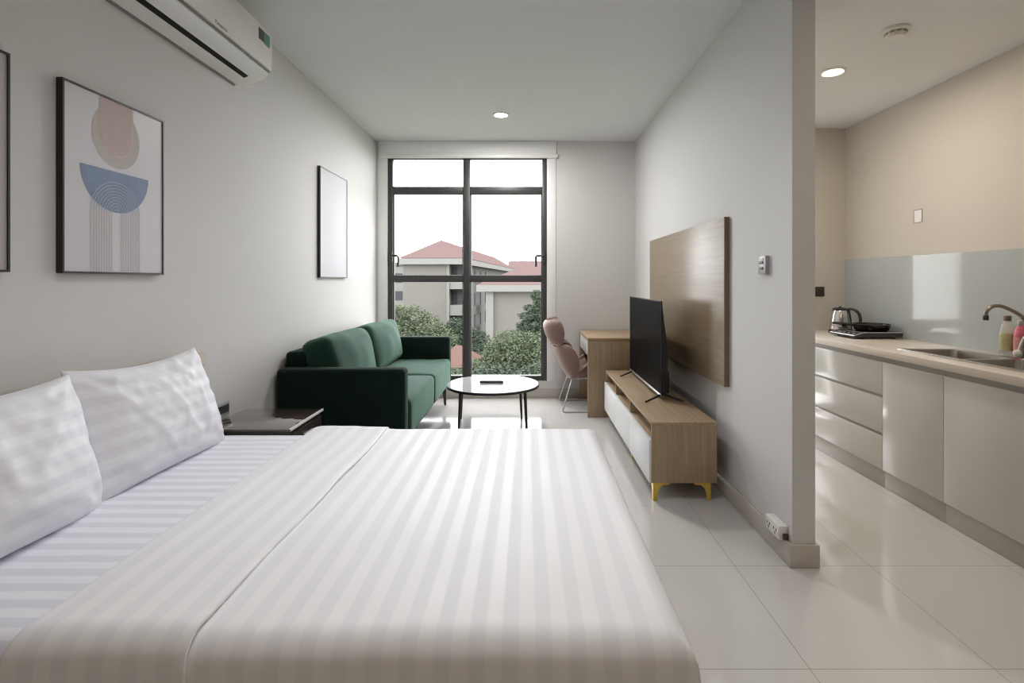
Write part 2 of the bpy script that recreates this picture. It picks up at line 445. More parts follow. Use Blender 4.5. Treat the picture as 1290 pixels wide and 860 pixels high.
MB().lathe([(.066, 0), (.066, -.012), (.060, -.016), (.05, -.018)], (1.93, 2.66, ZK)).build('base_plate', 'plastic_white', sd)
MB().lathe([(.046, -.016), (.048, -.030), (.040, -.044), (.022, -.048), (.0001, -.048)], (1.93, 2.66, ZK)).build('sensor_head', 'plastic_white', sd)
mv = MB()
for k in range(10):
    a = 2*PI*k/10
    mv.obox((1.93+.047*math.cos(a), 2.66+.047*math.sin(a), ZK-.024), (-math.sin(a), math.cos(a), 0), (math.cos(a), math.sin(a), 0), (0, 0, 1), .009, .003, .004)
mv.build('vent_slots', 'channel', sd)

# ------------------------------------------------------------------ air conditioner
ay0, ay1 = 1.93, 2.84
ac = thing('air_conditioner', 'white wall-mounted split air conditioner high on the left wall', 'air conditioner', (XL, (ay0+ay1)/2, 2.35))
def acsec(r=0):
    return [(XL, 2.362), (XL+.012, 2.352), (-1.52, 2.362), (-1.462, 2.385), (-1.437, 2.408), (-1.428, 2.50), (-1.428, 2.62), (-1.445, 2.655), (XL, 2.66)]
b = MB(); n0 = acsec()
def acring(y, sx):
    cx, cz = XL, 2.5
    return [(cx+(p[0]-cx)*sx, y, cz+(p[1]-cz)*(1-(1-sx)*.5)) for p in n0]
rings = [acring(ay0, .93), acring(ay0+.008, .975), acring(ay0+.03, 1), acring(ay1-.03, 1), acring(ay1-.008, .975), acring(ay1, .93)]
n = len(n0); vs = [p for r in rings for p in r]; fs = [tuple(range(n)), tuple(range(5*n, 6*n))]
for i in range(5):
    for k in range(n): fs.append((i*n+k, i*n+(k+1) % n, (i+1)*n+(k+1) % n, (i+1)*n+k))
b.add(vs, fs); b.build('body', 'ac_body', ac, angle=30)
MB().prism([(-1.432, 2.4265), (-1.424, 2.429), (-1.419, 2.50), (-1.419, 2.615), (-1.430, 2.635)], 'Y', ay0+.02, ay1-.012).build('front_panel', 'ac_body', ac)
MB().prism([(-1.502, 2.3655), (-1.460, 2.381), (-1.434, 2.4065), (-1.438, 2.411), (-1.464, 2.390), (-1.504, 2.372)], 'Y', ay0+.04, ay1-.075).build('louver', 'ac_louver', ac)
MB().prism([(-1.527, 2.3555), (-1.504, 2.3645), (-1.506, 2.374), (-1.529, 2.366)], 'Y', ay0+.04, ay1-.10).build('air_outlet', 'black_gap', ac)
MB().prism([(-1.4355, 2.415), (-1.4300, 2.415), (-1.4290, 2.4255), (-1.4345, 2.4255)], 'Y', ay0+.02, ay1-.02).build('panel_seam', 'seam', ac)
MB().prism([(XL+.001, 2.344), (XL+.010, 2.344), (XL+.010, 2.356), (XL+.001, 2.356)], 'Y', ay0+.02, ay1-.02).build('wall_bracket', 'seam', ac)
st = MB(); st.box(-1.4195, -1.4183, 2.685, 2.74, 2.545, 2.605, mat=0); st.box(-1.4196, -1.4182, 2.74, 2.80, 2.54, 2.605, mat=1)
st.build('energy_sticker', ['dark_sticker', 'green_sticker'], ac)
def text_mesh(body, size, mat, mtx, name, parent):
    cu = bpy.data.curves.new(name, 'FONT'); cu.body = body; cu.size = size; cu.extrude = .0004
    cu.align_x = 'CENTER'; cu.align_y = 'CENTER'; cu.materials.append(M[mat])
    tmp = bpy.data.objects.new(name+'_curve', cu); COL.objects.link(tmp)
    me = bpy.data.meshes.new_from_object(tmp.evaluated_get(bpy.context.evaluated_depsgraph_get()))
    bpy.data.objects.remove(tmp); bpy.data.curves.remove(cu)
    o = bpy.data.objects.new(name, me); COL.objects.link(o); o.parent = parent
    o.matrix_parent_inverse = world_of(parent).inverted(); o.matrix_basis = mtx; return o
# wordmark faces +X; its reading direction seen from the bed runs along +Y
R = Matrix(((0, 0, 1, -1.4205), (1, 0, 0, 2.362), (0, 1, 0, 2.445), (0, 0, 0, 1)))
text_mesh('Panasonic', .024, 'grey_text', R, 'brand_lettering', ac)

# ------------------------------------------------------------------ pictures
def picture(y0, y1, z0, z1, label, paper, art=None):
    t = thing('framed_picture', label, 'picture', (XL, (y0+y1)/2, z0), 'framed prints on the left wall')
    f = MB(); w = .007; x0, x1 = XL+.001, XL+.024
    f.box(x0, x1, y0, y0+w, z0, z1); f.box(x0, x1, y1-w, y1, z0, z1)
    f.box(x0, x1, y0+w, y1-w, z0, z0+w); f.box(x0, x1, y0+w, y1-w, z1-w, z1)
    f.build('frame', 'black_frame', t)
    p = MB(); X = x1-.004
    p.box(x0, X, y0+w, y1-w, z0+w, z1-w)
    mats = [paper]
    if art: mats += art(p, X)
    p.build('print', mats, t)
    return t
def disc(mb, X, cy, cz, r, a0, a1, mat, n=40, ry=None):
    vs = [(X, cy, cz)]+[(X, cy+r*math.cos(a0+(a1-a0)*k/n), cz+(ry or r)*math.sin(a0+(a1-a0)*k/n)) for k in range(n+1)]
    mb.add(vs, [(0, k+1, k+2) for k in range(n)], mat)
def arc(mb, X, cy, cz, r, w, a0, a1, mat, n=28):
    vs = []
    for k in range(n+1):
        a = a0+(a1-a0)*k/n
        vs += [(X, cy+(r-w)*math.cos(a), cz+(r-w)*math.sin(a)), (X, cy+(r+w)*math.cos(a), cz+(r+w)*math.sin(a))]
    mb.add(vs, [(2*k, 2*k+1, 2*k+3, 2*k+2) for k in range(n)], mat)
def rect(mb, X, ya, yb, za, zb, mat):
    mb.add([(X, ya, za), (X, yb, za), (X, yb, zb), (X, ya, zb)], [(0, 1, 2, 3)], mat)
def art_main(p, X):
    cy = 1.992
    disc(p, X+.0004, cy, 1.822, .117, 0, 2*PI, 1, ry=.122)
    disc(p, X+.0008, cy, 1.826, .082, PI, 2*PI, 2); rect(p, X+.0008, cy-.082, cy+.082, 1.826, 1.957, 2)
    disc(p, X+.0012, cy, 1.826, .076, PI, 2*PI, 3); rect(p, X+.0012, cy-.076, cy+.076, 1.826, 1.957, 3)
    disc(p, X+.0008, cy, 1.687, .165, PI, 2*PI, 4, ry=.160)
    for k in range(10):
        r = .117-k*.0117
        arc(p, X+.0014, cy-.002, 1.528, r, .0016, 0, PI, 5)
        if r > .012:
            for s in (-1, 1): rect(p, X+.0011, cy-.002+s*r-.0013, cy-.002+s*r+.0013, 1.298, 1.528, 6)
    return ['art_beige', 'art_cream', 'art_pink', 'art_blue', 'art_arc', 'art_line']
picture(1.756, 2.246, 1.288, 1.966, 'framed abstract print with pink arch, blue half circle and rose lines', 'paper', art_main)
picture(1.088, 1.578, 1.288, 1.966, 'black-framed pale pink print cut off by the left photo edge above the bed', 'paper_pink')
picture(3.946, 4.538, 1.288, 2.158, 'tall black-framed pale lavender print above the green sofa', 'paper_lav')

# ------------------------------------------------------------------ bed
BX0, BX1, BY0, BY1, BZ = -1.545, .30, 1.005, 2.42, .535
bed = thing('bed', 'large double bed with a low beige headboard against the left wall', 'bed', ((BX0+BX1)/2, (BY0+BY1)/2, 0))
hb = MB(); hb.box(-1.622, -1.562, .93, 2.468, .06, .913, .006); hb.build('headboard', 'beige', bed)
MB().box(BX0, BX1, BY0, BY1, .09, .27, .01).build('bed_base', 'bed_base', bed)
for x in (BX0+.12, BX1-.12):
    for y in (BY0+.12, BY1-.12):
        MB().tube([(x, y, 0), (x, y, .10)], [.022, .03], 12).build('leg', 'leg_black', bed)
MB().box(BX0+.004, BX1, BY0, BY1, .27, BZ-.006, .05, 4).build('mattress', 'plastic_white', bed)

def edge(s, lo, hi, R):
    """arc length s along a flat top between lo and hi with rounded shoulders R -> (position, drop)"""
    if s > hi-R:
        e = s-(hi-R)
        if e < R*PI/2: t = e/R; return hi-R+R*math.sin(t), R*(1-math.cos(t))
        return hi, R+e-R*PI/2
    if s < lo+R:
        e = (lo+R)-s
        if e < R*PI/2: t = e/R; return lo+R-R*math.sin(t), R*(1-math.cos(t))
        return lo, R+e-R*PI/2
    return s, 0
def nz(x, y, z=0): return noise.noise(Vector((x, y, z)))

def cloth(xlo, xhi, xs, ylo, yhi, ys, top, R, nu, nv, wr=.004, fold=.0, left_round=0, seed=0, shape=None):
    s0, s1 = xs; t0, t1 = ys
    mb = MB()
    def fn(u, v):
        s = s0+(s1-s0)*u; t = t0+(t1-t0)*v
        x, dx = edge(s, xlo, xhi, R); y, dy = edge(t, ylo, yhi, R)
        d = max(dx, dy)
        z = top-d
        if dx > R*.9: x += math.copysign(.05*(dx-R*.9), s)
        if dy > R*.9:
            sg = 1 if t > (ylo+yhi)/2 else -1
            k = max(0, dy-R)
            y += sg*(.04*k+fold*k*1.2*(math.sin(s*9+seed)+.6*math.sin(s*21+1.3)))
            x += .02*k*math.sin(s*7)
        z += wr*(nz(s*2.2, t*2.2, seed)+.5*nz(s*6, t*6, seed+3)+.5*nz(s*14, t*3.5, seed+5)) if d < .2 else 0
        if left_round and s < s0+left_round:
            e = 1-(s-s0)/left_round
            z -= top_gap*(1-math.sqrt(max(0, 1-e*e)))
        if shape: x, y, z = shape(s, t, x, y, z)
        return (x, y, z)
    mb.grid(fn, nu, nv, uvfn=lambda u, v: (s0+(s1-s0)*u, t0+(t1-t0)*v))
    return mb
top_gap = .0
sheet = cloth(BX0, BX1+.008, (BX0+.01, BX1+.15), BY0-.006, BY1+.006, (BY0-.20, BY1+.20), BZ+.002, .055, 60, 70, .002, .05, seed=2)
sh = tag(sheet.build('fitted_sheet', 'sheet', base=(-.62, 1.71, BZ)), 'white fitted sheet with crosswise satin stripes stretched over the mattress', 'bed sheet')
# the stripes run across the bed: UV keeps metres from the sheet's own edges

top_gap = .026
def near_shape(s, t, x, y, z): return x, y, z
dv = thing('duvet', 'white satin-striped duvet spread over the bed with its end turned back', 'duvet', (-.33, 1.71, BZ))
D = cloth(-2, .332, (-.985, .332+.34), .975, 2.445, (.975-.30, 2.445+.30), BZ+.028, .055, 130, 130, .0045, .045, left_round=.05, seed=11)
D.build('cover', 'duvet', dv)
top_gap = .026
def flap_shape(s, t, x, y, z):
    # the turned back end: plump at its folded edge, thin at its hem
    e = (s+1.02)/.365
    z += .003*math.sin(min(1, max(0, e))*PI)
    x += .012*nz(t*2.2, 3.1)*(.3+e)+.0*t
    return x, y, z
Fl = cloth(-2, 2, (-1.02, -.655), .967, 2.452, (.967-.30, 2.452+.29), BZ+.039, .057, 44, 130, .0045, .05, left_round=.06, seed=23, shape=flap_shape)
Fl.build('turned_back_end', 'duvet', dv, label='turned-back end of the duvet')
for o in dv.children:
    sm = o.modifiers.new('thickness', 'SOLIDIFY'); sm.thickness = .008; sm.offset = -1

def pillow(W, H, T, c, yaw, lean, roll, label, seed, taper=.055):
    """W along the wall, H up the headboard, T thick"""
    ez = Vector((-math.sin(lean), 0, math.cos(lean))); en = Vector((math.cos(lean), 0, math.sin(lean))); ey = Vector((0, 1, 0))
    Rr = Matrix.Rotation(yaw, 3, 'Z') @ Matrix.Rotation(roll, 3, 'X')
    ez, en, ey = Rr @ ez, Rr @ en, Rr @ ey
    c = Vector(c)
    def side(sg):
        def fn(u, v):
            a = 2*u-1; b_ = 2*v-1
            px = W/2*a*(1-.055*(1-b_*b_))*(1-taper*b_); pz = H/2*b_*(1-(.15 if b_ > 0 else .05)*(1-a*a))
            th = max(0, (1-abs(a)**2.6))**.55*max(0, (1-abs(b_)**2.4))**.55
            th *= 1-.12*b_
            q = T/2*th*sg
            if th > 0:
                e = (abs(a)**3+abs(b_)**3)
                w = nz(a*3+seed, b_*3, sg*2)*.006+nz(a*2.5+b_*9+seed, a*6-b_*2, 4)*.005*min(1, e*1.3)+nz(a*9, b_*7+seed, 1)*.003
                ang = math.atan2(b_, a); w += .004*math.sin(ang*17+seed)*min(1, max(0, e-.25))
                for ca in (-1, 1):
                    for cb in (-1, 1):
                        dd = math.hypot(a-ca, b_-cb); an = math.atan2(b_-cb, a-ca)
                        w += .008*math.exp(-(dd/.62)**2)*math.sin(an*11+seed+ca*2+cb)*min(1, dd*2.5)
                w += .007*(1-abs(nz(a*1.8+b_*.9+seed, b_*1.3-a*.7, 9)))**8
                w += .004*(1-abs(nz(a*3.5-b_*2.2+seed, b_*2.4+a, 19)))**8
                q += w*min(1, th*2.2)*sg
            return c+ey*px+ez*pz+en*q
        return fn
    mb = MB()
    uv = lambda u, v: (u*W, v*H)
    mb.grid(side(1), 44, 34, uvfn=uv); mb.grid(side(-1), 44, 34, uvfn=uv)
    o = mb.build('pillow', 'pillow', base=c, angle=80)
    bm = bmesh.new(); bm.from_mesh(o.data); bmesh.ops.remove_doubles(bm, verts=bm.verts, dist=.0006)
    bmesh.ops.recalc_face_normals(bm, faces=bm.faces[:]); bm.to_mesh(o.data); bm.free()
    subsurf(o, 1)
    return tag(o, label, 'pillow', 'pillows on the bed')
pillow(.70, .47, .20, (-1.46, 1.982, .743), math.radians(-1), math.radians(15), math.radians(-.5), 'white striped pillow leaning on the headboard nearer the nightstand', 1.7)
pillow(.72, .47, .23, (-1.435, 1.318, .748), math.radians(3), math.radians(15), math.radians(-2.5), 'white striped pillow leaning on the headboard at the left photo edge', 5.2, .0)

# ------------------------------------------------------------------ nightstand and wall sockets by the bed
ns = thing('nightstand', 'dark brown nightstand with a glossy brown glass top between bed and sofa', 'nightstand', (-1.39, 2.69, 0))
nx0, nx1, ny0, ny1 = -1.612, -1.165, 2.50, 2.905
MB().box(nx0, nx1, ny0, ny1, .518, .530, .0015).build('glass_top', 'brown_glass', ns)
MB().box(nx1-.008, nx1+.0015, ny0+.001, ny1-.001, .520, .5325, .001).build('glass_edge', 'glass_edge', ns, label='pale polished edge of the glass top')
MB().box(nx0+.01, nx1-.012, ny0+.01, ny1-.01, .10, .518, .002).build('body', 'brown_body', ns)
for z0, z1 in ((.12, .30), (.32, .50)):
    dr = MB().box(nx1-.012, nx1-.002, ny0+.02, ny1-.02, z0, z1, .002).build('drawer', 'brown_body', ns)
    MB().box(nx1-.002, nx1+.014, ny0+.15, ny1-.15, z1-.05, z1-.035, .003).build('handle', 'silver', dr)
for x in (nx0+.04, nx1-.05):
    for y in (ny0+.04, ny1-.04): MB().box(x-.018, x+.018, y-.018, y+.018, 0, .10, .002).build('leg', 'leg_black', ns)
ws = thing('wall_socket', 'black and silver double wall socket above the nightstand', 'wall socket', (XL, 2.66, .60), 'electrical plates')
MB().box(XL, XL+.010, 2.50, 2.765, .540, .612, .003).build('plate', 'grey_plastic', ws)
for y in (2.51, 2.64): MB().box(XL+.010, XL+.014, y, y+.115, .555, .598, .003).build('socket', 'dark_plastic', ws)

# ------------------------------------------------------------------ sofa
def puff(x0, x1, y0, y1, z0, z1, bev, crown, axis='Z', seed=0, wr=.004):
    """soft cushion block: bevelled, subdivided, faces crowned outwards"""
    bm = bmesh.new(); bmesh.ops.create_cube(bm, size=1)
    for q in bm.verts: q.co = ((x0+x1)/2+q.co.x*(x1-x0), (y0+y1)/2+q.co.y*(y1-y0), (z0+z1)/2+q.co.z*(z1-z0))
    bmesh.ops.bevel(bm, geom=bm.edges[:], offset=bev, segments=4, profile=.5, affect='EDGES')
    bmesh.ops.subdivide_edges(bm, edges=[e for e in bm.edges if e.calc_length() > bev*1.5], cuts=12, use_grid_fill=True)
    c = Vector(((x0+x1)/2, (y0+y1)/2, (z0+z1)/2)); hs = Vector(((x1-x0)/2, (y1-y0)/2, (z1-z0)/2))
    k = 'XYZ'.index(axis)
    for q in bm.verts:
        r = [(q.co[i]-c[i])/hs[i] for i in range(3)]
        o = [i for i in range(3) if i != k]
        w = (1-min(1, abs(r[o[0]]))**2.2)*(1-min(1, abs(r[o[1]]))**2.2)
        q.co[k] += crown*w*r[k]
        q.co += Vector((1, 1, 1))*(wr*nz(q.co.x*6+seed, q.co.y*6, q.co.z*6))
    bm.verts.index_update()
    t = MB(); t.add([q.co[:] for q in bm.verts], [[q.index for q in f.verts] for f in bm.faces]); bm.free()
    return t
SX0, SX1, SY0, SY1 = -1.612, -.785, 3.25, 5.27
sofa = thing('sofa', 'dark green velvet two-seater sofa along the left wall by the window', 'sofa', ((SX0+SX1)/2, (SY0+SY1)/2, 0))
MB().box(SX0+.02, SX1-.03, SY0+.10, SY1-.10, .185, .225, .01, 3).build('base', 'velvet_shaded', sofa)
for y0, y1 in ((SY0, SY0+.125), (SY1-.125, SY1)):
    MB().box(SX0, SX1, y0, y1, .185, .695, .03, 4).build('armrest', 'velvet_shaded', sofa)
MB().box(SX0, SX0+.14, SY0+.125, SY1-.125, .19, .79, .03, 4).build('backrest', 'velvet_shaded', sofa)
ym = (SY0+SY1)/2
for i, (y0, y1) in enumerate(((SY0+.127, ym-.002), (ym+.002, SY1-.127))):
    puff(SX0+.15, SX1+.012, y0, y1, .215, .475, .04, .018, 'Z', seed=i*3).build('seat_cushion', 'velvet', sofa, angle=70)
for i, (y0, y1) in enumerate(((SY0+.135, ym+.01), (ym+.012, SY1-.13))):
    t = puff(-.10, .10, y0, y1, -.20, .205, .06, .055, 'X', seed=9+i*5, wr=.010)
    a = math.radians(-13); ca, sa = math.cos(a), math.sin(a); cx, cz = -1.385, .668
    t.v = [(cx+p[0]*ca+p[2]*sa, p[1], cz-p[0]*sa+p[2]*ca+.008*math.sin((p[1]-y0)/(y1-y0)*PI)*(1 if p[2] > 0 else 0)) for p in t.v]
    t.build('back_cushion', 'velvet', sofa, angle=70)
for x in (SX0+.08, SX1-.06):
    for y in (SY0+.07, SY1-.10):
        MB().tube([(x+.012, y, 0), (x, y, .19)], [.011, .022], 12).build('leg', 'leg_black', sofa)

# ------------------------------------------------------------------ coffee table + remote
tx, ty, th = -.293, 4.385, .38
ct = thing('coffee_table', 'round coffee table with glossy white top and thin black legs', 'coffee table', (tx, ty, 0))
MB().lathe([(.0001, th), (.386, th), (.388, th-.003), (.388, th-.010), (.0001, th-.010)], (tx, ty, 0), 72).build('tabletop', 'table_top', ct)
MB().lathe([(.3885, th-.002), (.396, th-.003), (.397, th-.022), (.392, th-.024), (.0001, th-.024), (.0001, th-.011), (.3885, th-.011), (.3885, th-.002)], (tx, ty, 0), 72).build('rim', 'black_frame', ct)
for sx in (-1, 1):
    for sy in (-1, 1):
        ox = -.035 if sy > 0 else .014
        MB().tube([(tx+ox+sx*.278, ty+sy*.265, 0), (tx+ox+sx*.262, ty+sy*.25, th-.02)], [.009, .014], 12).build('leg', 'leg_black', ct)
rm = thing('remote_control', 'black remote control lying on the round coffee table', 'remote control', (-.305, 4.40, th))
MB().box(-.41, -.205, 4.375, 4.422, th, th+.020, .006, 3).build('body', 'dark_plastic', rm)
bt = MB()
for i in range(9):
    for j in range(2): bt.box(-.398+i*.02, -.386+i*.02, 4.385+j*.018, 4.394+j*.018, th+.0195, th+.022, .001)
bt.build('buttons', 'grey_plastic', rm)

# ------------------------------------------------------------------ desk and chair
dk = thing('desk', 'oak desk with a white drawer in the corner by the window', 'desk', (.86, 5.05, 0))
dx0, dx1, dy0, dy1, dz = .560, 1.150, 4.69, 5.46, .735
MB().box(dx0, dx1, dy0, dy1, dz-.03, dz, .002).build('desktop', 'oakX', dk)
MB().box(dx0, dx1, dy0, dy0+.032, 0, dz-.03, .002).build('side_panel', 'oakZ', dk)
MB().box(dx0, dx1, dy1-.032, dy1, 0, dz-.03, .002).build('side_panel', 'oakZ', dk)
MB().box(dx1-.02, dx1, dy0+.032, dy1-.032, .25, dz-.03, .002).build('back_panel', 'oak_dark', dk)
dr = MB().box(dx0+.006, dx0+.024, dy0+.036, dy1-.036, dz-.17, dz-.034, .002).build('drawer', 'white_lacquer', dk)
MB().box(dx0+.024, dx1-.05, dy0+.05, dy1-.05, dz-.165, dz-.05).build('drawer_box', 'oak_dark', dr)

ch = thing('desk_chair', 'dusty pink upholstered shell chair with headrest and white wire legs at the desk', 'chair', (.55, 5.11, 0))
CY = 5.11
def interp(P, t):
    t = max(0, min(1, t))*(len(P)-1); i = min(int(t), len(P)-2); f = t-i
    a, b_ = P[i], P[i+1]
    return [a[k]+(b_[k]-a[k])*f for k in range(len(a))]
def smooth_profile(P, n=24):
    # Catmull-Rom
    out = []
    for j in range(n):
        t = j/(n-1)*(len(P)-1); i = min(int(t), len(P)-2); f = t-i
        p0 = P[max(i-1, 0)]; p1 = P[i]; p2 = P[i+1]; p3 = P[min(i+2, len(P)-1)]
        out.append([.5*((2*b_)+(-a+c)*f+(2*a-5*b_+4*c-d)*f*f+(-a+3*b_-3*c+d)*f**3) for a, b_, c, d in zip(p0, p1, p2, p3)])
    return out
def shell(P, name, seat=False, thick=.035):
    """P rows: x, z of the spine, half width, wing depth"""
    S = smooth_profile(P, 22); NU = 25
    mb = MB(); edgepts = {}
    def pt(i, w):
        x, z, hw, wd = S[i]
        y = CY+hw*math.sin(w*PI/2*.96)/math.sin(PI/2*.96)
        d = wd*abs(w)**2.4
        if seat: return Vector((x, y, z+d))
        return Vector((x+d, y, z+d*.18))
    mb.grid(lambda u, v: pt(int(round(v*21)), 2*u-1), NU, 22)
    o = mb.build(name, 'pink', ch, angle=80, normals=False)
    sm = o.modifiers.new('padding', 'SOLIDIFY'); sm.thickness = thick; sm.offset = 0 if not seat else 0
    bv = o.modifiers.new('soft_edge', 'BEVEL'); bv.width = .009; bv.segments = 3; bv.limit_method = 'ANGLE'; bv.angle_limit = math.radians(50)
    path = [pt(i, -1) for i in range(22)]+[pt(21, -1+2*k/18) for k in range(1, 19)]+[pt(i, 1) for i in range(20, -1, -1)]+[pt(0, 1-2*k/18) for k in range(1, 18)]
    c = sum(path, Vector())/len(path)
    MB().tube(path, .0045 if not seat else .007, 8, closed=True).build('piping', 'pink_pipe', o, label='pale pink piping')
    return o
shell([(.205, .800+.055, .15, .10), (.185, .82, .19, .15), (.205, .74, .20, .155), (.250, .655, .195, .10), (.262, .632, .19, .06)], 'headrest', thick=.05)
shell([(.285, .618, .20, .10), (.292, .585, .235, .15), (.325, .50, .25, .165), (.370, .40, .25, .13), (.420, .325, .235, .03)], 'backrest', thick=.05)
shell([(.425, .335, .235, .02), (.50, .345, .25, .06), (.62, .365, .26, .13), (.76, .385, .26, .11), (.86, .395, .245, .05)], 'seat', seat=True, thick=.05)
for sy in (-1, 1):
    y = CY+sy*.245
    p = [(.438, CY+sy*.19, .325), (.432, CY+sy*.20, .30), (.345, y-.0*sy, .03), (.345, y, .012), (.36, y, .008), (.80, y, .008), (.815, y, .02), (.74, CY+sy*.20, .345)]
    MB().tube(p, .0075, 10).build('leg', 'wire', ch)
    MB().tube([(.435, CY+sy*.19, .315), (.60, CY+sy*.20, .325), (.74, CY+sy*.20, .345)], .007, 8).build('seat_rail', 'wire', ch)
MB().tube([(.438, CY-.19, .318), (.438, CY+.19, .318)], .007, 8).build('cross_bar', 'wire', ch)
MB().tube([(.70, CY-.2, .338), (.70, CY+.2, .338)], .007, 8).build('cross_bar', 'wire', ch)

# ------------------------------------------------------------------ television stand, television, wall panel
tv0, tv1 = .712, 1.086; ty0, ty1 = 2.905, 4.60; tz0, tz1 = .105, .453
ts = thing('television_stand', 'low oak television stand with white fronts, open niches and gold legs', 'tv stand', ((tv0+tv1)/2, (ty0+ty1)/2, 0))
MB().box(tv0, tv1, ty0, ty1, tz1-.018, tz1, .0015).build('top_panel', 'oakY', ts)
MB().box(tv0, tv1, ty0, ty0+.018, tz0, tz1-.018, .001).build('side_panel', 'oakZ', ts)
MB().box(tv0, tv1, ty1-.018, ty1, tz0, tz1-.018, .001).build('side_panel', 'oakZ', ts)
MB().box(tv0+.02, tv1, ty0+.018, ty1-.018, tz0, tz0+.016, .001).build('bottom_panel', 'oakY', ts)
MB().box(tv0+.01, tv1-.01, ty0+.018, ty1-.018, .333, .349, .001).build('shelf', 'oakY', ts)
MB().box(tv1-.012, tv1, ty0+.018, ty1-.018, tz0+.016, tz1-.018).build('back_panel', 'oak_dark', ts)
for y in (3.535, 4.085): MB().box(tv0+.002, tv1-.012, y-.008, y+.008, .349, tz1-.018, .001).build('divider', 'oakZ', ts)
L = (ty1-ty0-.012)/3
for k in range(3):
    MB().box(tv0-.012, tv0+.006, ty0+.006+k*L+.0003, ty0+.006+(k+1)*L-.0003, tz0-.001, .350, .0005).build('drop_front', 'white_lacquer', ts)
def gold_leg(x, y, sx, sy):
    prof = [(0, .104), (.095, .104), (.095, .092), (.055, .088), (.036, .070), (.028, .045), (.022, 0), (.004, 0)]
    mb = MB(); mb.prism([(x+sx*a, b_) for a, b_ in prof], 'Y', y, y+sy*.007)
    mb.prism([(y+sy*a, b_) for a, b_ in prof], 'X', x, x+sx*.007)
    mb.build('leg', 'gold', ts)
for x, sx in ((tv0+.012, 1), (tv1-.03, -1)):
    gold_leg(x, ty0+.012, sx, 1)
    gold_leg(x+sx*.035, ty1-.02, sx, -1); gold_leg(x+sx*.022, 3.62, sx, 1)

tvx = .900
tv = thing('television', 'black flat-screen television standing on the oak stand', 'television', (tvx, 3.93, tz1))
a0, a1, z0, z1 = 3.418, 4.445, .488, 1.127
MB().prism([(tvx, z0), (tvx+.012, z0), (tvx+.046, z0+.03), (tvx+.05, z0+.30), (tvx+.022, z1-.14), (tvx+.008, z1), (tvx, z1)], 'Y', a0, a1).build('casing', 'tv_black', tv)
MB().box(tvx-.002, tvx, a0+.006, a1-.006, z0+.014, z1-.006).build('screen', 'tv_screen', tv)
MB().box(tvx-.004, tvx+.004, a0, a1, z0-.004, z0+.012, .001).build('lower_bezel', 'silver', tv)
MB().box(tvx+.02, tvx+.075, a0+.06, a1-.06, z0+.0, z0+.155, .012, 3).build('rear_housing', 'tv_black', tv)
for y in (a0+.02, a1-.10):
    ft = MB(); 
    ft.tube([(tvx-.115, y-.07, tz1+.006), (tvx+.0, y-.01, z0+.004), (tvx+.02, y, z0+.01)], [.006, .008, .010], 8)
    ft.tube([(tvx+.02, y, z0+.01), (tvx+.04, y, z0+.0), (tvx+.145, y-.05, tz1+.006)], [.010, .008, .006], 8)
    ft.build('foot', 'tv_black', tv)

wp = thing('wall_panel', 'rectangular oak panel mounted on the right wall behind the television', 'wall panel', (XR, 3.83, .65))
MB().box(XR-.030, XR-.002, 2.942, 4.722, .648, 1.632, .001).build('board', 'panelY', wp)
MB().box(XR-.030, XR-.002, 2.938, 2.942, .648, 1.632).build('edge_band', 'panelZ', wp, label='darker oak edge strip')

# switch and socket on the partition
sw = thing('wall_switch', 'small grey switch panel on the right wall beside the oak panel', 'switch', (XR, 2.49, 1.34), 'electrical plates')
MB().box(XR-.020, XR, 2.452, 2.535, 1.294, 1.384, .003).build('plate', 'grey_plastic', sw)
for k in range(2):
    MB().box(XR-.0235, XR-.020, 2.474, 2.512, 1.316+k*.027, 1.330+k*.027, .002).build('button', 'dark_plastic', sw)
MB().box(XR-.0225, XR-.020, 2.474, 2.512, 1.358, 1.372, .001).build('display', 'white_lacquer', sw)
so = thing('wall_socket', 'white double socket box above the baseboard near the partition end', 'wall socket', (XR, 2.34, .13), 'electrical plates')
MB().box(XR-.043, XR, 2.276, 2.405, .100, .162, .004).build('box', 'plastic_white', so)
for y in (2.30, 2.36):
    s = MB()
    for dy, dzz in ((0, .0), (.022, .0), (.011, -.016)): s.box(XR-.0445, XR-.043, y+dy-.0025, y+dy+.0025, .135+dzz-.005, .135+dzz+.005)
    s.build('socket_holes', 'dark_plastic', so)
MB().box(XR-.026, XR-.002, 2.268, 2.277, .104, .130, .002).build('cable_plug', 'brown_plastic', so)

# ------------------------------------------------------------------ kitchen
KF = 2.165           # door fronts
KC = 2.150           # worktop front
def cab(name, label, y0, y1, group, drawers=False):
    t = thing(name, label, 'kitchen cabinet', ((KF+XK)/2, (y0+y1)/2, 0), group)
    body = MB(); body.box(KF+.02, XK-.02, y0+.001, y0+.018, .11, .76); body.box(KF+.02, XK-.02, y1-.018, y1-.001, .11, .76)
    body.box(KF+.02, XK-.02, y0+.018, y1-.018, .11, .128); body.box(XK-.03, XK-.02, y0+.018, y1-.018, .128, .76)
    body.build('carcass', 'cab', t)
    if drawers:
        for z0, z1 in ((.11, .316), (.334, .548), (.566, .768)):
            MB().box(KF, KF+.019, y0+.0015, y1-.0015, z0, z1, .0015).build('drawer', 'cab', t)
        for z in (.316, .548): MB().box(KF+.012, KF+.03, y0+.001, y1-.001, z-.002, z+.02).build('channel', 'channel', t)
    else:
        MB().box(KF, KF+.019, y0+.0015, y1-.0015, .11, .768, .0015).build('door', 'cab', t)
    MB().box(KF+.012, KF+.03, y0+.001, y1-.001, .765, .80).build('channel', 'channel', t)
    MB().box(KF+.014, KF+.03, y0, y1, 0, .108, .001).build('toe_kick', 'toe', t)
    return t
G = 'glossy base cabinets'
cab('drawer_cabinet', 'glossy off-white base cabinet with three wide drawers by the partition', 3.094, 3.99, G, True)
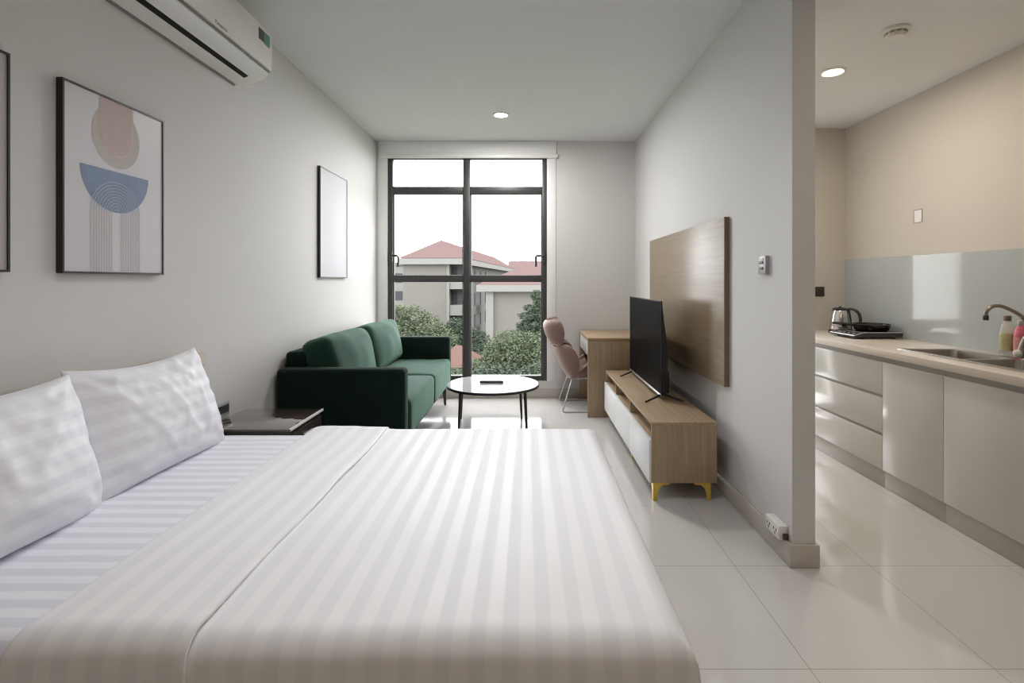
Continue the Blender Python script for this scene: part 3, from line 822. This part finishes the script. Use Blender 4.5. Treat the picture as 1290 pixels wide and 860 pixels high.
cab('base_cabinet', 'narrow glossy cabinet in the far kitchen corner behind the partition', 3.99, 4.388, G)
cab('base_cabinet', 'glossy off-white one-door cabinet right beside the three drawers', 2.643, 3.094, G)
cab('base_cabinet', 'glossy off-white one-door cabinet at the right photo edge under the sink', 2.192, 2.643, G)
cab('base_cabinet', 'glossy cabinet continuing past the right edge of the photo', 1.741, 2.192, G)
sx0, sx1, sy0, sy1 = 2.285, 2.655, 2.33, 3.135
wt = MB()
wt.box(KC, sx0+.012, 1.74, 4.389, .80, .84, .002); wt.box(sx1-.012, XK-.001, 1.74, 4.389, .80, .84, .002)
wt.box(sx0+.012, sx1-.012, sy1-.012, 4.389, .80, .84); wt.box(sx0+.012, sx1-.012, 1.74, sy0+.012, .80, .84)
tag(wt.build('worktop', 'counter', base=(2.45, 3.06, .80)), 'long pale beige stone worktop over the kitchen cabinets', 'worktop')
tag(MB().box(XK-.008, XK-.001, 1.74, 4.389, .84, 1.442).build('splashback', 'splash', base=(XK, 3.06, .84)), 'grey-blue glass splashback above the kitchen worktop', 'splashback')

sk = thing('kitchen_sink', 'double-bowl stainless steel sink set into the worktop', 'sink', ((sx0+sx1)/2, (sy0+sy1)/2, .84))
ymid = 2.70
rim = MB()
zr0, zr1 = .8402, .845
rim.box(sx0, sx0+.03, sy0, sy1, zr0, zr1, .0015); rim.box(sx1-.05, sx1, sy0, sy1, zr0, zr1, .0015)
rim.box(sx0+.03, sx1-.05, sy0, sy0+.035, zr0, zr1); rim.box(sx0+.03, sx1-.05, sy1-.035, sy1, zr0, zr1); rim.box(sx0+.03, sx1-.05, ymid-.012, ymid+.012, zr0, zr1)
rim.build('rim', 'steel', sk)
for y0, y1 in ((ymid+.012, sy1-.035), (sy0+.035, ymid-.012)):
    x0, x1 = sx0+.03, sx1-.05
    bw = MB(); bw.add([(x0, y0, zr1), (x1, y0, zr1), (x1, y1, zr1), (x0, y1, zr1), (x0+.02, y0+.02, .68), (x1-.02, y0+.02, .68), (x1-.02, y1-.02, .68), (x0+.02, y1-.02, .68)],
                      [(0, 1, 5, 4), (1, 2, 6, 5), (2, 3, 7, 6), (3, 0, 4, 7), (4, 5, 6, 7)])
    o = bw.build('bowl', 'steel', sk, normals=False, angle=30)
    bvm = o.modifiers.new('round', 'BEVEL'); bvm.width = .025; bvm.segments = 4
    MB().lathe([(.0001, .6835), (.035, .6835), (.04, .6805)], ((x0+x1)/2, (y0+y1)/2, 0), 20).build('drain', 'chrome', o)
fc = thing('faucet', 'warm chrome faucet with an arched spout over the sink', 'faucet', (2.628, 2.665, .845))
def cr(P, n):
    return [tuple(p) for p in smooth_profile([list(q) for q in P], n)]
MB().lathe([(.026, 0), (.026, .01), (.02, .018), (.018, .10), (.020, .105), (.020, .125), (.0001, .13)], (2.628, 2.665, .845), 20).build('base', 'chrome', fc)
MB().tube(cr([(2.628, 2.665, .96), (2.626, 2.665, 1.03), (2.60, 2.672, 1.075), (2.555, 2.685, 1.108), (2.51, 2.695, 1.128), (2.472, 2.70, 1.125), (2.447, 2.705, 1.10), (2.443, 2.706, 1.072)], 28), .0095, 12).build('spout', 'bronze', fc)
MB().lathe([(.012, 0), (.013, .004), (.013, .022), (.010, .026)], (2.443, 2.706, 1.052), 16).build('aerator', 'dark_plastic', fc)
hm = MB(); hm.lathe([(.0001, -.022), (.014, -.018), (.021, -.006), (.021, .006), (.014, .018), (.0001, .022)], (2.598, 2.690, .875), 16)
hm.tube([(2.600, 2.690, .88), (2.606, 2.682, .92), (2.615, 2.672, .965)], [.009, .007, .006], 10)
hm.build('handle', 'plastic_white', fc)

def bottle(x, y, hgt, r, label, body, lab, cap):
    t = thing('soap_bottle', label, 'bottle', (x, y, .841), 'bottles by the sink')
    MB().lathe([(.0001, 0), (r*.92, 0), (r, .006), (r, hgt*.62), (r*.86, hgt*.74), (r*.45, hgt*.86), (r*.42, hgt*.89)], (x, y, .841), 22).build('body', body, t)
    MB().lathe([(r*1.01, hgt*.14), (r*1.015, hgt*.15), (r*1.015, hgt*.55), (r*1.01, hgt*.56)], (x, y, .841), 22).build('paper_label', lab, t)
    MB().lathe([(r*.5, hgt*.87), (r*.52, hgt*.88), (r*.52, hgt*.985), (r*.46, hgt), (.0001, hgt)], (x, y, .841), 18).build('cap', cap, t)
    return t
bottle(2.690, 2.845, .226, .034, 'clear bottle with a yellow-green label and dark cap behind the faucet', 'bottle_clear', 'label_green', 'cap_brown')
bottle(2.690, 2.765, .205, .032, 'bottle of pink liquid with a red label behind the faucet', 'bottle_pink', 'label_red', 'grey_plastic')

# kettle
kx, ky, kz = 2.545, 4.13, .84
kt = thing('electric_kettle', 'stainless steel electric kettle with black handle in the kitchen corner', 'kettle', (kx, ky, kz))
MB().lathe([(.0001, 0), (.082, 0), (.084, .008), (.080, .028), (.0001, .028)], (kx, ky, kz)).build('power_base', 'dark_plastic', kt)
MB().lathe([(.076, .029), (.078, .04), (.074, .09), (.064, .15), (.055, .185), (.052, .188)], (kx, ky, kz), 36).build('body', 'chrome', kt)
MB().lathe([(.056, .184), (.056, .196), (.045, .204), (.012, .207), (.010, .216), (.0001, .217)], (kx, ky, kz)).build('lid', 'dark_plastic', kt)
hx, hy = .80, -.6
MB().tube(cr([(kx+.045*hx, ky+.045*hy, kz+.193), (kx+.085*hx, ky+.085*hy, kz+.195), (kx+.125*hx, ky+.125*hy, kz+.165), (kx+.138*hx, ky+.138*hy, kz+.11), (kx+.130*hx, ky+.130*hy, kz+.075)], 16), [.010]*6+[.012]*10, 10).tube([(kx+.058*hx, ky+.058*hy, kz+.185), (kx+.068*hx, ky+.068*hy, kz+.12), (kx+.076*hx, ky+.076*hy, kz+.035)], .010, 8).build('handle', 'dark_plastic', kt)
MB().add([(kx-.055*hx+.018*hy, ky-.055*hy-.018*hx, kz+.183), (kx-.055*hx-.018*hy, ky-.055*hy+.018*hx, kz+.183), (kx-.072*hx, ky-.072*hy, kz+.182), (kx-.062*hx, ky-.062*hy, kz+.13)],
         [(0, 1, 2), (0, 2, 3), (1, 3, 2), (0, 3, 1)]).build('spout', 'chrome', kt)
# induction cooker
hb_ = thing('induction_cooker', 'flat black portable induction cooker with silver edge on the worktop', 'cooker', (2.54, 3.82, .84))
hy0, hy1 = 3.675, 3.965
MB().prism([(2.368, .852), (2.715, .852), (2.72, .884), (2.438, .884), (2.368, .864)], 'Y', hy0, hy1).build('body', 'dark_plastic', hb_)
MB().prism([(2.440, .8845), (2.718, .8845), (2.718, .889), (2.440, .889)], 'Y', hy0+.004, hy1-.004).build('glass_plate', 'black_enamel', hb_)
e = MB()
for y in (hy0, hy1): e.tube([(2.366, y, .866), (2.437, y, .887), (2.72, y, .887)], .0035, 8)
e.tube([(2.366, hy0, .866), (2.366, hy1, .866)], .0035, 8)
e.build('silver_edge', 'silver', hb_)
for k in range(4): MB().lathe([(.009, -.004), (.009, .003), (.007, .004), (.0001, .004)], (2.405, hy0+.06+k*.055, .875), 12).build('button', 'silver', hb_)
for x in (2.42, 2.67):
    for y in (hy0+.03, hy1-.03): MB().lathe([(.014, 0), (.014, .013)], (x, y, .840), 12).build('foot', 'dark_plastic', hb_)
pn = thing('frying_pan', 'shallow black frying pan standing on the induction cooker', 'pan', (2.585, 3.815, .889))
MB().lathe([(.0001, 0), (.095, 0), (.112, .012), (.122, .048), (.126, .049), (.119, .052), (.108, .016), (.092, .005), (.0001, .005)], (2.585, 3.815, .8895), 40).build('body', 'black_enamel', pn)
MB().tube(cr([(2.475, 3.85, .925), (2.44, 3.865, .933), (2.39, 3.885, .938), (2.345, 3.905, .940)], 10), [.007]*3+[.010]*6+[.008], 10).build('handle', 'dark_plastic', pn)
# plates on the kitchen walls
wo = thing('wall_socket', 'dark brown socket on the far kitchen wall above the kettle', 'wall socket', (2.52, YK, 1.17), 'electrical plates')
MB().box(2.480, 2.565, YK-.010, YK, 1.128, 1.212, .003).build('plate', 'brown_plastic', wo)
MB().box(2.500, 2.545, YK-.0125, YK-.010, 1.148, 1.192, .002).build('socket', 'dark_plastic', wo)
bp = thing('wall_plate', 'small pale square plate high on the kitchen wall above the splashback', 'wall plate', (XK, 3.575, 1.72), 'electrical plates')
MB().box(XK-.004, XK, 3.535, 3.612, 1.675, 1.765, .001).build('recess_edge', 'channel', bp, label='dark shadowed rim')
MB().box(XK-.0055, XK-.004, 3.534, 3.602, 1.674, 1.757).build('cover', 'white_lacquer', bp)

# ------------------------------------------------------------------ outside
GZ = -11.0
go = MB(); go.box(-120, 120, 7, 260, GZ-.3, GZ); struct('ground', go, 'ground')
def hip(x0, x1, y0, y1, ze, zr, inset, shear=0):
    """hip roof with overhang; ridge runs along depth"""
    xm = (x0+x1)/2
    vs = [(x0, y0, ze), (x1, y0, ze), (x1+shear, y1, ze), (x0+shear, y1, ze), (xm+shear*inset/(y1-y0), y0+inset, zr), (xm+shear*(1-inset/(y1-y0)), y1-inset, zr)]
    return MB().add(vs, [(0, 1, 4), (1, 2, 5, 4), (2, 3, 5), (3, 0, 4, 5), (0, 3, 2, 1)])
A = thing('apartment_building', 'long pale building with a peaked red hip roof beyond the window', 'building', (-11, 75, GZ))
sh_ = 4.5
hip(-15.2, -7.3, 60, 115, 4.00, 6.45, 4.4, sh_).build('roof', 'roof', A)
MB().add([(-15.2, 60, 3.95), (-7.3, 60, 3.95), (-7.3+sh_, 115, 3.95), (-15.2+sh_, 115, 3.95), (-15.2, 60, 3.25), (-7.3, 60, 3.25), (-7.3+sh_, 115, 3.25), (-15.2+sh_, 115, 3.25)],
         [(0, 1, 5, 4), (1, 2, 6, 5), (3, 0, 4, 7), (4, 5, 6, 7), (2, 3, 7, 6)]).build('fascia', 'bld_trim', A)
MB().box(-14.8, -9.5, 60.7, 110, GZ, 3.25).build('wall', 'bld_wall', A)
MB().add([(-9.5, 63.5, GZ), (-8.0, 63.5, GZ), (-8.0+sh_*.9, 112, GZ), (-9.5, 112, GZ), (-9.5, 63.5, 3.25), (-8.0, 63.5, 3.25), (-8.0+sh_*.9, 112, 3.25), (-9.5, 112, 3.25)],
         [(0, 1, 5, 4), (1, 2, 6, 5), (4, 5, 6, 7), (2, 3, 7, 6)]).build('wing_wall', 'bld_shade', A)
for zf in (-5.6, -2.6, .55):
    MB().box(-9.6, -7.4, 60.8, 63.4, zf-.25, zf+.95).build('balcony', 'bld_trim', A)
    MB().box(-5.9, -5.1+.3, 72, 76, zf-.25, zf+.75).build('balcony', 'bld_trim', A)
    w = MB().box(-9.3, -8.75, 63.38, 63.48, zf+1.0, zf+2.5).build('window', 'bld_glass', A)
    MB().box(-9.04, -9.0, 63.34, 63.38, zf+1.0, zf+2.5).build('window_bar', 'bld_trim', w)
    for q in (66.5, 71, 75.5, 80):
        xx = -8.0+sh_*.9*(q-63.5)/48.5
        w = MB().box(xx-.02, xx+.08, q, q+2.4, zf+.4, zf+2.2).build('window', 'bld_glass', A)
        MB().box(xx+.07, xx+.12, q+1.15, q+1.27, zf+.4, zf+2.2).build('window_bar', 'bld_trim', w)
MB().box(-9.6, -9.3, 60.6, 60.9, GZ, 3.25).build('pier', 'bld_trim', A)
B = thing('apartment_building', 'lower pale building with a red roof at the right of the window view', 'building', (2, 54, GZ))
MB().box(-4.1, 9, 50.8, 60, GZ, .3).build('wall', 'bld_wall', B)
MB().box(-4.1, -3.35, 50.4, 50.9, GZ, .3).build('pier', 'bld_trim', B)
MB().box(-5.0, 9.5, 50, 60.5, .22, .88).build('fascia', 'bld_trim', B)
vs = [(-5.0, 50, .89), (9.5, 50, .89), (9.5, 60.5, .89), (-5.0, 60.5, .89), (-1.1, 55.2, 2.66), (9.5, 55.2, 2.66)]
MB().add(vs, [(0, 1, 5, 4), (2, 3, 4, 5), (3, 0, 4), (1, 2, 5), (0, 3, 2, 1)]).build('roof', 'roof', B)
Cb = thing('distant_building', 'distant red roof between the two pale buildings', 'building', (2, 129, GZ))
MB().box(-4, 22, 122, 136, GZ, 3.6).build('wall', 'bld_shade', Cb)
MB().add([(-4.9, 121, 3.5), (22, 121, 3.5), (22, 137, 3.5), (-4.9, 137, 3.5), (-4.6, 129, 6.35), (22, 129, 6.35)], [(0, 1, 5, 4), (2, 3, 4, 5), (3, 0, 4), (1, 2, 5), (0, 3, 2, 1)]).build('roof', 'roof', Cb)
Pb = thing('distant_building', 'distant pale block at the far left edge of the window view', 'building', (-32, 108, GZ))
MB().box(-45, -21, 100, 116, GZ, 4.4).build('wall', 'bld_trim', Pb)
MB().box(-45.4, -20.6, 99.6, 116.4, 4.4, 4.9).build('parapet', 'bld_wall', Pb)
for zf in (-6, -2.5, 1): MB().box(-26.5, -24.5, 99.94, 100.02, zf, zf+1.8).build('window', 'bld_glass', Pb)
Hs = thing('small_house', 'small house with an orange tiled roof among the trees below', 'house', (-3.9, 30, GZ))
MB().box(-4.9, -2.85, 28.6, 31, GZ, -3.45).build('wall', 'bld_trim', Hs)
MB().add([(-5.3, 28, -3.5), (-2.55, 28, -3.5), (-2.55, 31.6, -3.5), (-5.3, 31.6, -3.5), (-4.2, 29.8, -2.5), (-3.9, 29.8, -2.5)], [(0, 1, 5, 4), (1, 2, 5), (2, 3, 4, 5), (3, 0, 4), (0, 3, 2, 1)]).build('roof', 'roof_orange', Hs)

def tree(label, trunk, blobs, mat, n, size, seed, name='tree'):
    rnd = random.Random(seed)
    t = thing(name, label, 'tree', (trunk[0], trunk[1], GZ), 'trees outside the window')
    top = max(b_[2] for b_ in blobs)
    tm = MB().tube([(trunk[0], trunk[1], GZ), (trunk[0]+.1, trunk[1], (GZ+top)/2), (trunk[0], trunk[1], top)], [.3, .2, .08], 8)
    for b_ in blobs[:6]: tm.tube([(trunk[0], trunk[1], b_[2]-b_[5]*1.2), (b_[0], b_[1], b_[2])], [.09, .04], 6)
    tm.build('trunk', 'bark', t)
    mb = MB()
    tot = sum(b_[3]*b_[5] for b_ in blobs)
    for (x, y, z, rx, ry, rz) in blobs:
        for _ in range(int(n*rx*rz/tot)):
            a = rnd.uniform(0, 2*PI); c = rnd.uniform(-1, 1); s = math.sqrt(1-c*c); rr = rnd.uniform(.55, 1.05)
            p = Vector((x+rx*rr*s*math.cos(a), y+ry*rr*s*math.sin(a), z+rz*rr*c))
            d1 = Vector((rnd.gauss(0, 1), rnd.gauss(0, 1), rnd.gauss(0, .6))).normalized(); d2 = d1.orthogonal().normalized()
            d2 = Matrix.Rotation(rnd.uniform(0, 2*PI), 3, d1) @ d2
            L_ = size*rnd.uniform(.6, 1.3); W_ = L_*.5
            mb.add([p-d1*L_, p+d2*W_, p+d1*L_, p-d2*W_], [(0, 1, 2, 3)])
    mb.build('crown', mat, t, normals=False)
    return t
def bl(px, py, Y, r, q=.8): return ((px-664)/F*Y, Y, CAMZ-(py-354)/F*Y, r, r, r*q)
tree('broad leafy tree at the lower left of the window behind the sofa', (-9.2, 38), [bl(500, 400, 38, 1.2), bl(520, 402, 38, 1.3), bl(540, 412, 38, 1.2), bl(505, 425, 37, 1.6), bl(530, 430, 37, 1.6), bl(556, 428, 37.5, 1.2), bl(484, 412, 38, 1.5), bl(545, 448, 36, 1.5), bl(510, 455, 36, 1.8)], 'leaf', 14000, .105, 3)
tree('dark leafy tree behind the window mullion between the buildings', (-4.6, 42), [bl(575, 412, 42, 1.0), bl(586, 425, 42, 1.2), bl(600, 428, 42, 1.1), bl(570, 432, 41, 1.1), bl(605, 445, 41, 1.3), bl(582, 450, 41, 1.4)], 'leaf_dark', 10000, .10, 5)
tree('tall layered tree at the right edge of the window', (1.3, 30), [bl(676, 372, 30, .35, .9), bl(672, 388, 30, .65, .35), bl(682, 380, 30, .5, .4), bl(668, 398, 30, .75, .35), bl(684, 396, 30, .8, .4), bl(672, 410, 30, 1.0, .35), bl(690, 412, 30, .9, .5), bl(668, 422, 30, 1.1, .4)], 'leaf_dark', 10000, .075, 8)
tree('bushy tree at the lower right of the window behind the coffee table', (-.6, 27), [bl(640, 432, 27, .9), bl(660, 436, 27, 1.0), bl(680, 438, 27, 1.0), bl(625, 446, 27, .8), bl(645, 455, 26.5, 1.1), bl(672, 460, 26.5, 1.2), bl(618, 465, 26.5, .9), bl(600, 470, 26, .9)], 'leaf', 14000, .075, 12)
tree('low dark tree at the foot of the window view beside the small house', (-2.6, 24), [bl(612, 478, 24, .9), bl(640, 480, 24, 1.0), bl(668, 482, 24, 1.0), bl(688, 476, 24, 1.0), bl(575, 482, 24, .8)], 'leaf_dark', 8000, .08, 15)

# ------------------------------------------------------------------ world, camera
w = bpy.data.worlds.new('overcast_sky'); scene.world = w; w.use_nodes = True
nt = w.node_tree; bg = nt.nodes['Background']
tc = nt.nodes.new('ShaderNodeTexCoord'); nn = nt.nodes.new('ShaderNodeTexNoise'); nn.inputs['Scale'].default_value = 3; nn.inputs['Detail'].default_value = 5
lk(nt, tc.outputs['Generated'], nn.inputs['Vector'])
lk(nt, mix_col(nt, nn.outputs['Fac'], (.95, .96, 1.0), (1.0, .99, 1.0)), bg.inputs[0])
bg.inputs[1].default_value = 5.6

cam = bpy.data.cameras.new('camera'); co = bpy.data.objects.new('camera', cam); COL.objects.link(co)
co.location = (0, 0, CAMZ); co.rotation_euler = (PI/2, 0, 0)
cam.sensor_width = 36; cam.lens = F/1290*36
cam.shift_x = -19/1290; cam.shift_y = -76/1290
cam.clip_start = .02; cam.clip_end = 500
scene.camera = co
scene.view_settings.view_transform = 'Standard'
scene.view_settings.look = 'None'
scene.view_settings.exposure = .6
scene.cycles.max_bounces = 12; scene.cycles.diffuse_bounces = 8; scene.cycles.glossy_bounces = 5; scene.cycles.transparent_max_bounces = 12
scene.cycles.use_denoising = True; scene.cycles.filter_width = 1.2
scene.cycles.sample_clamp_indirect = 8
scene.cycles.caustics_reflective = False; scene.cycles.caustics_refractive = False
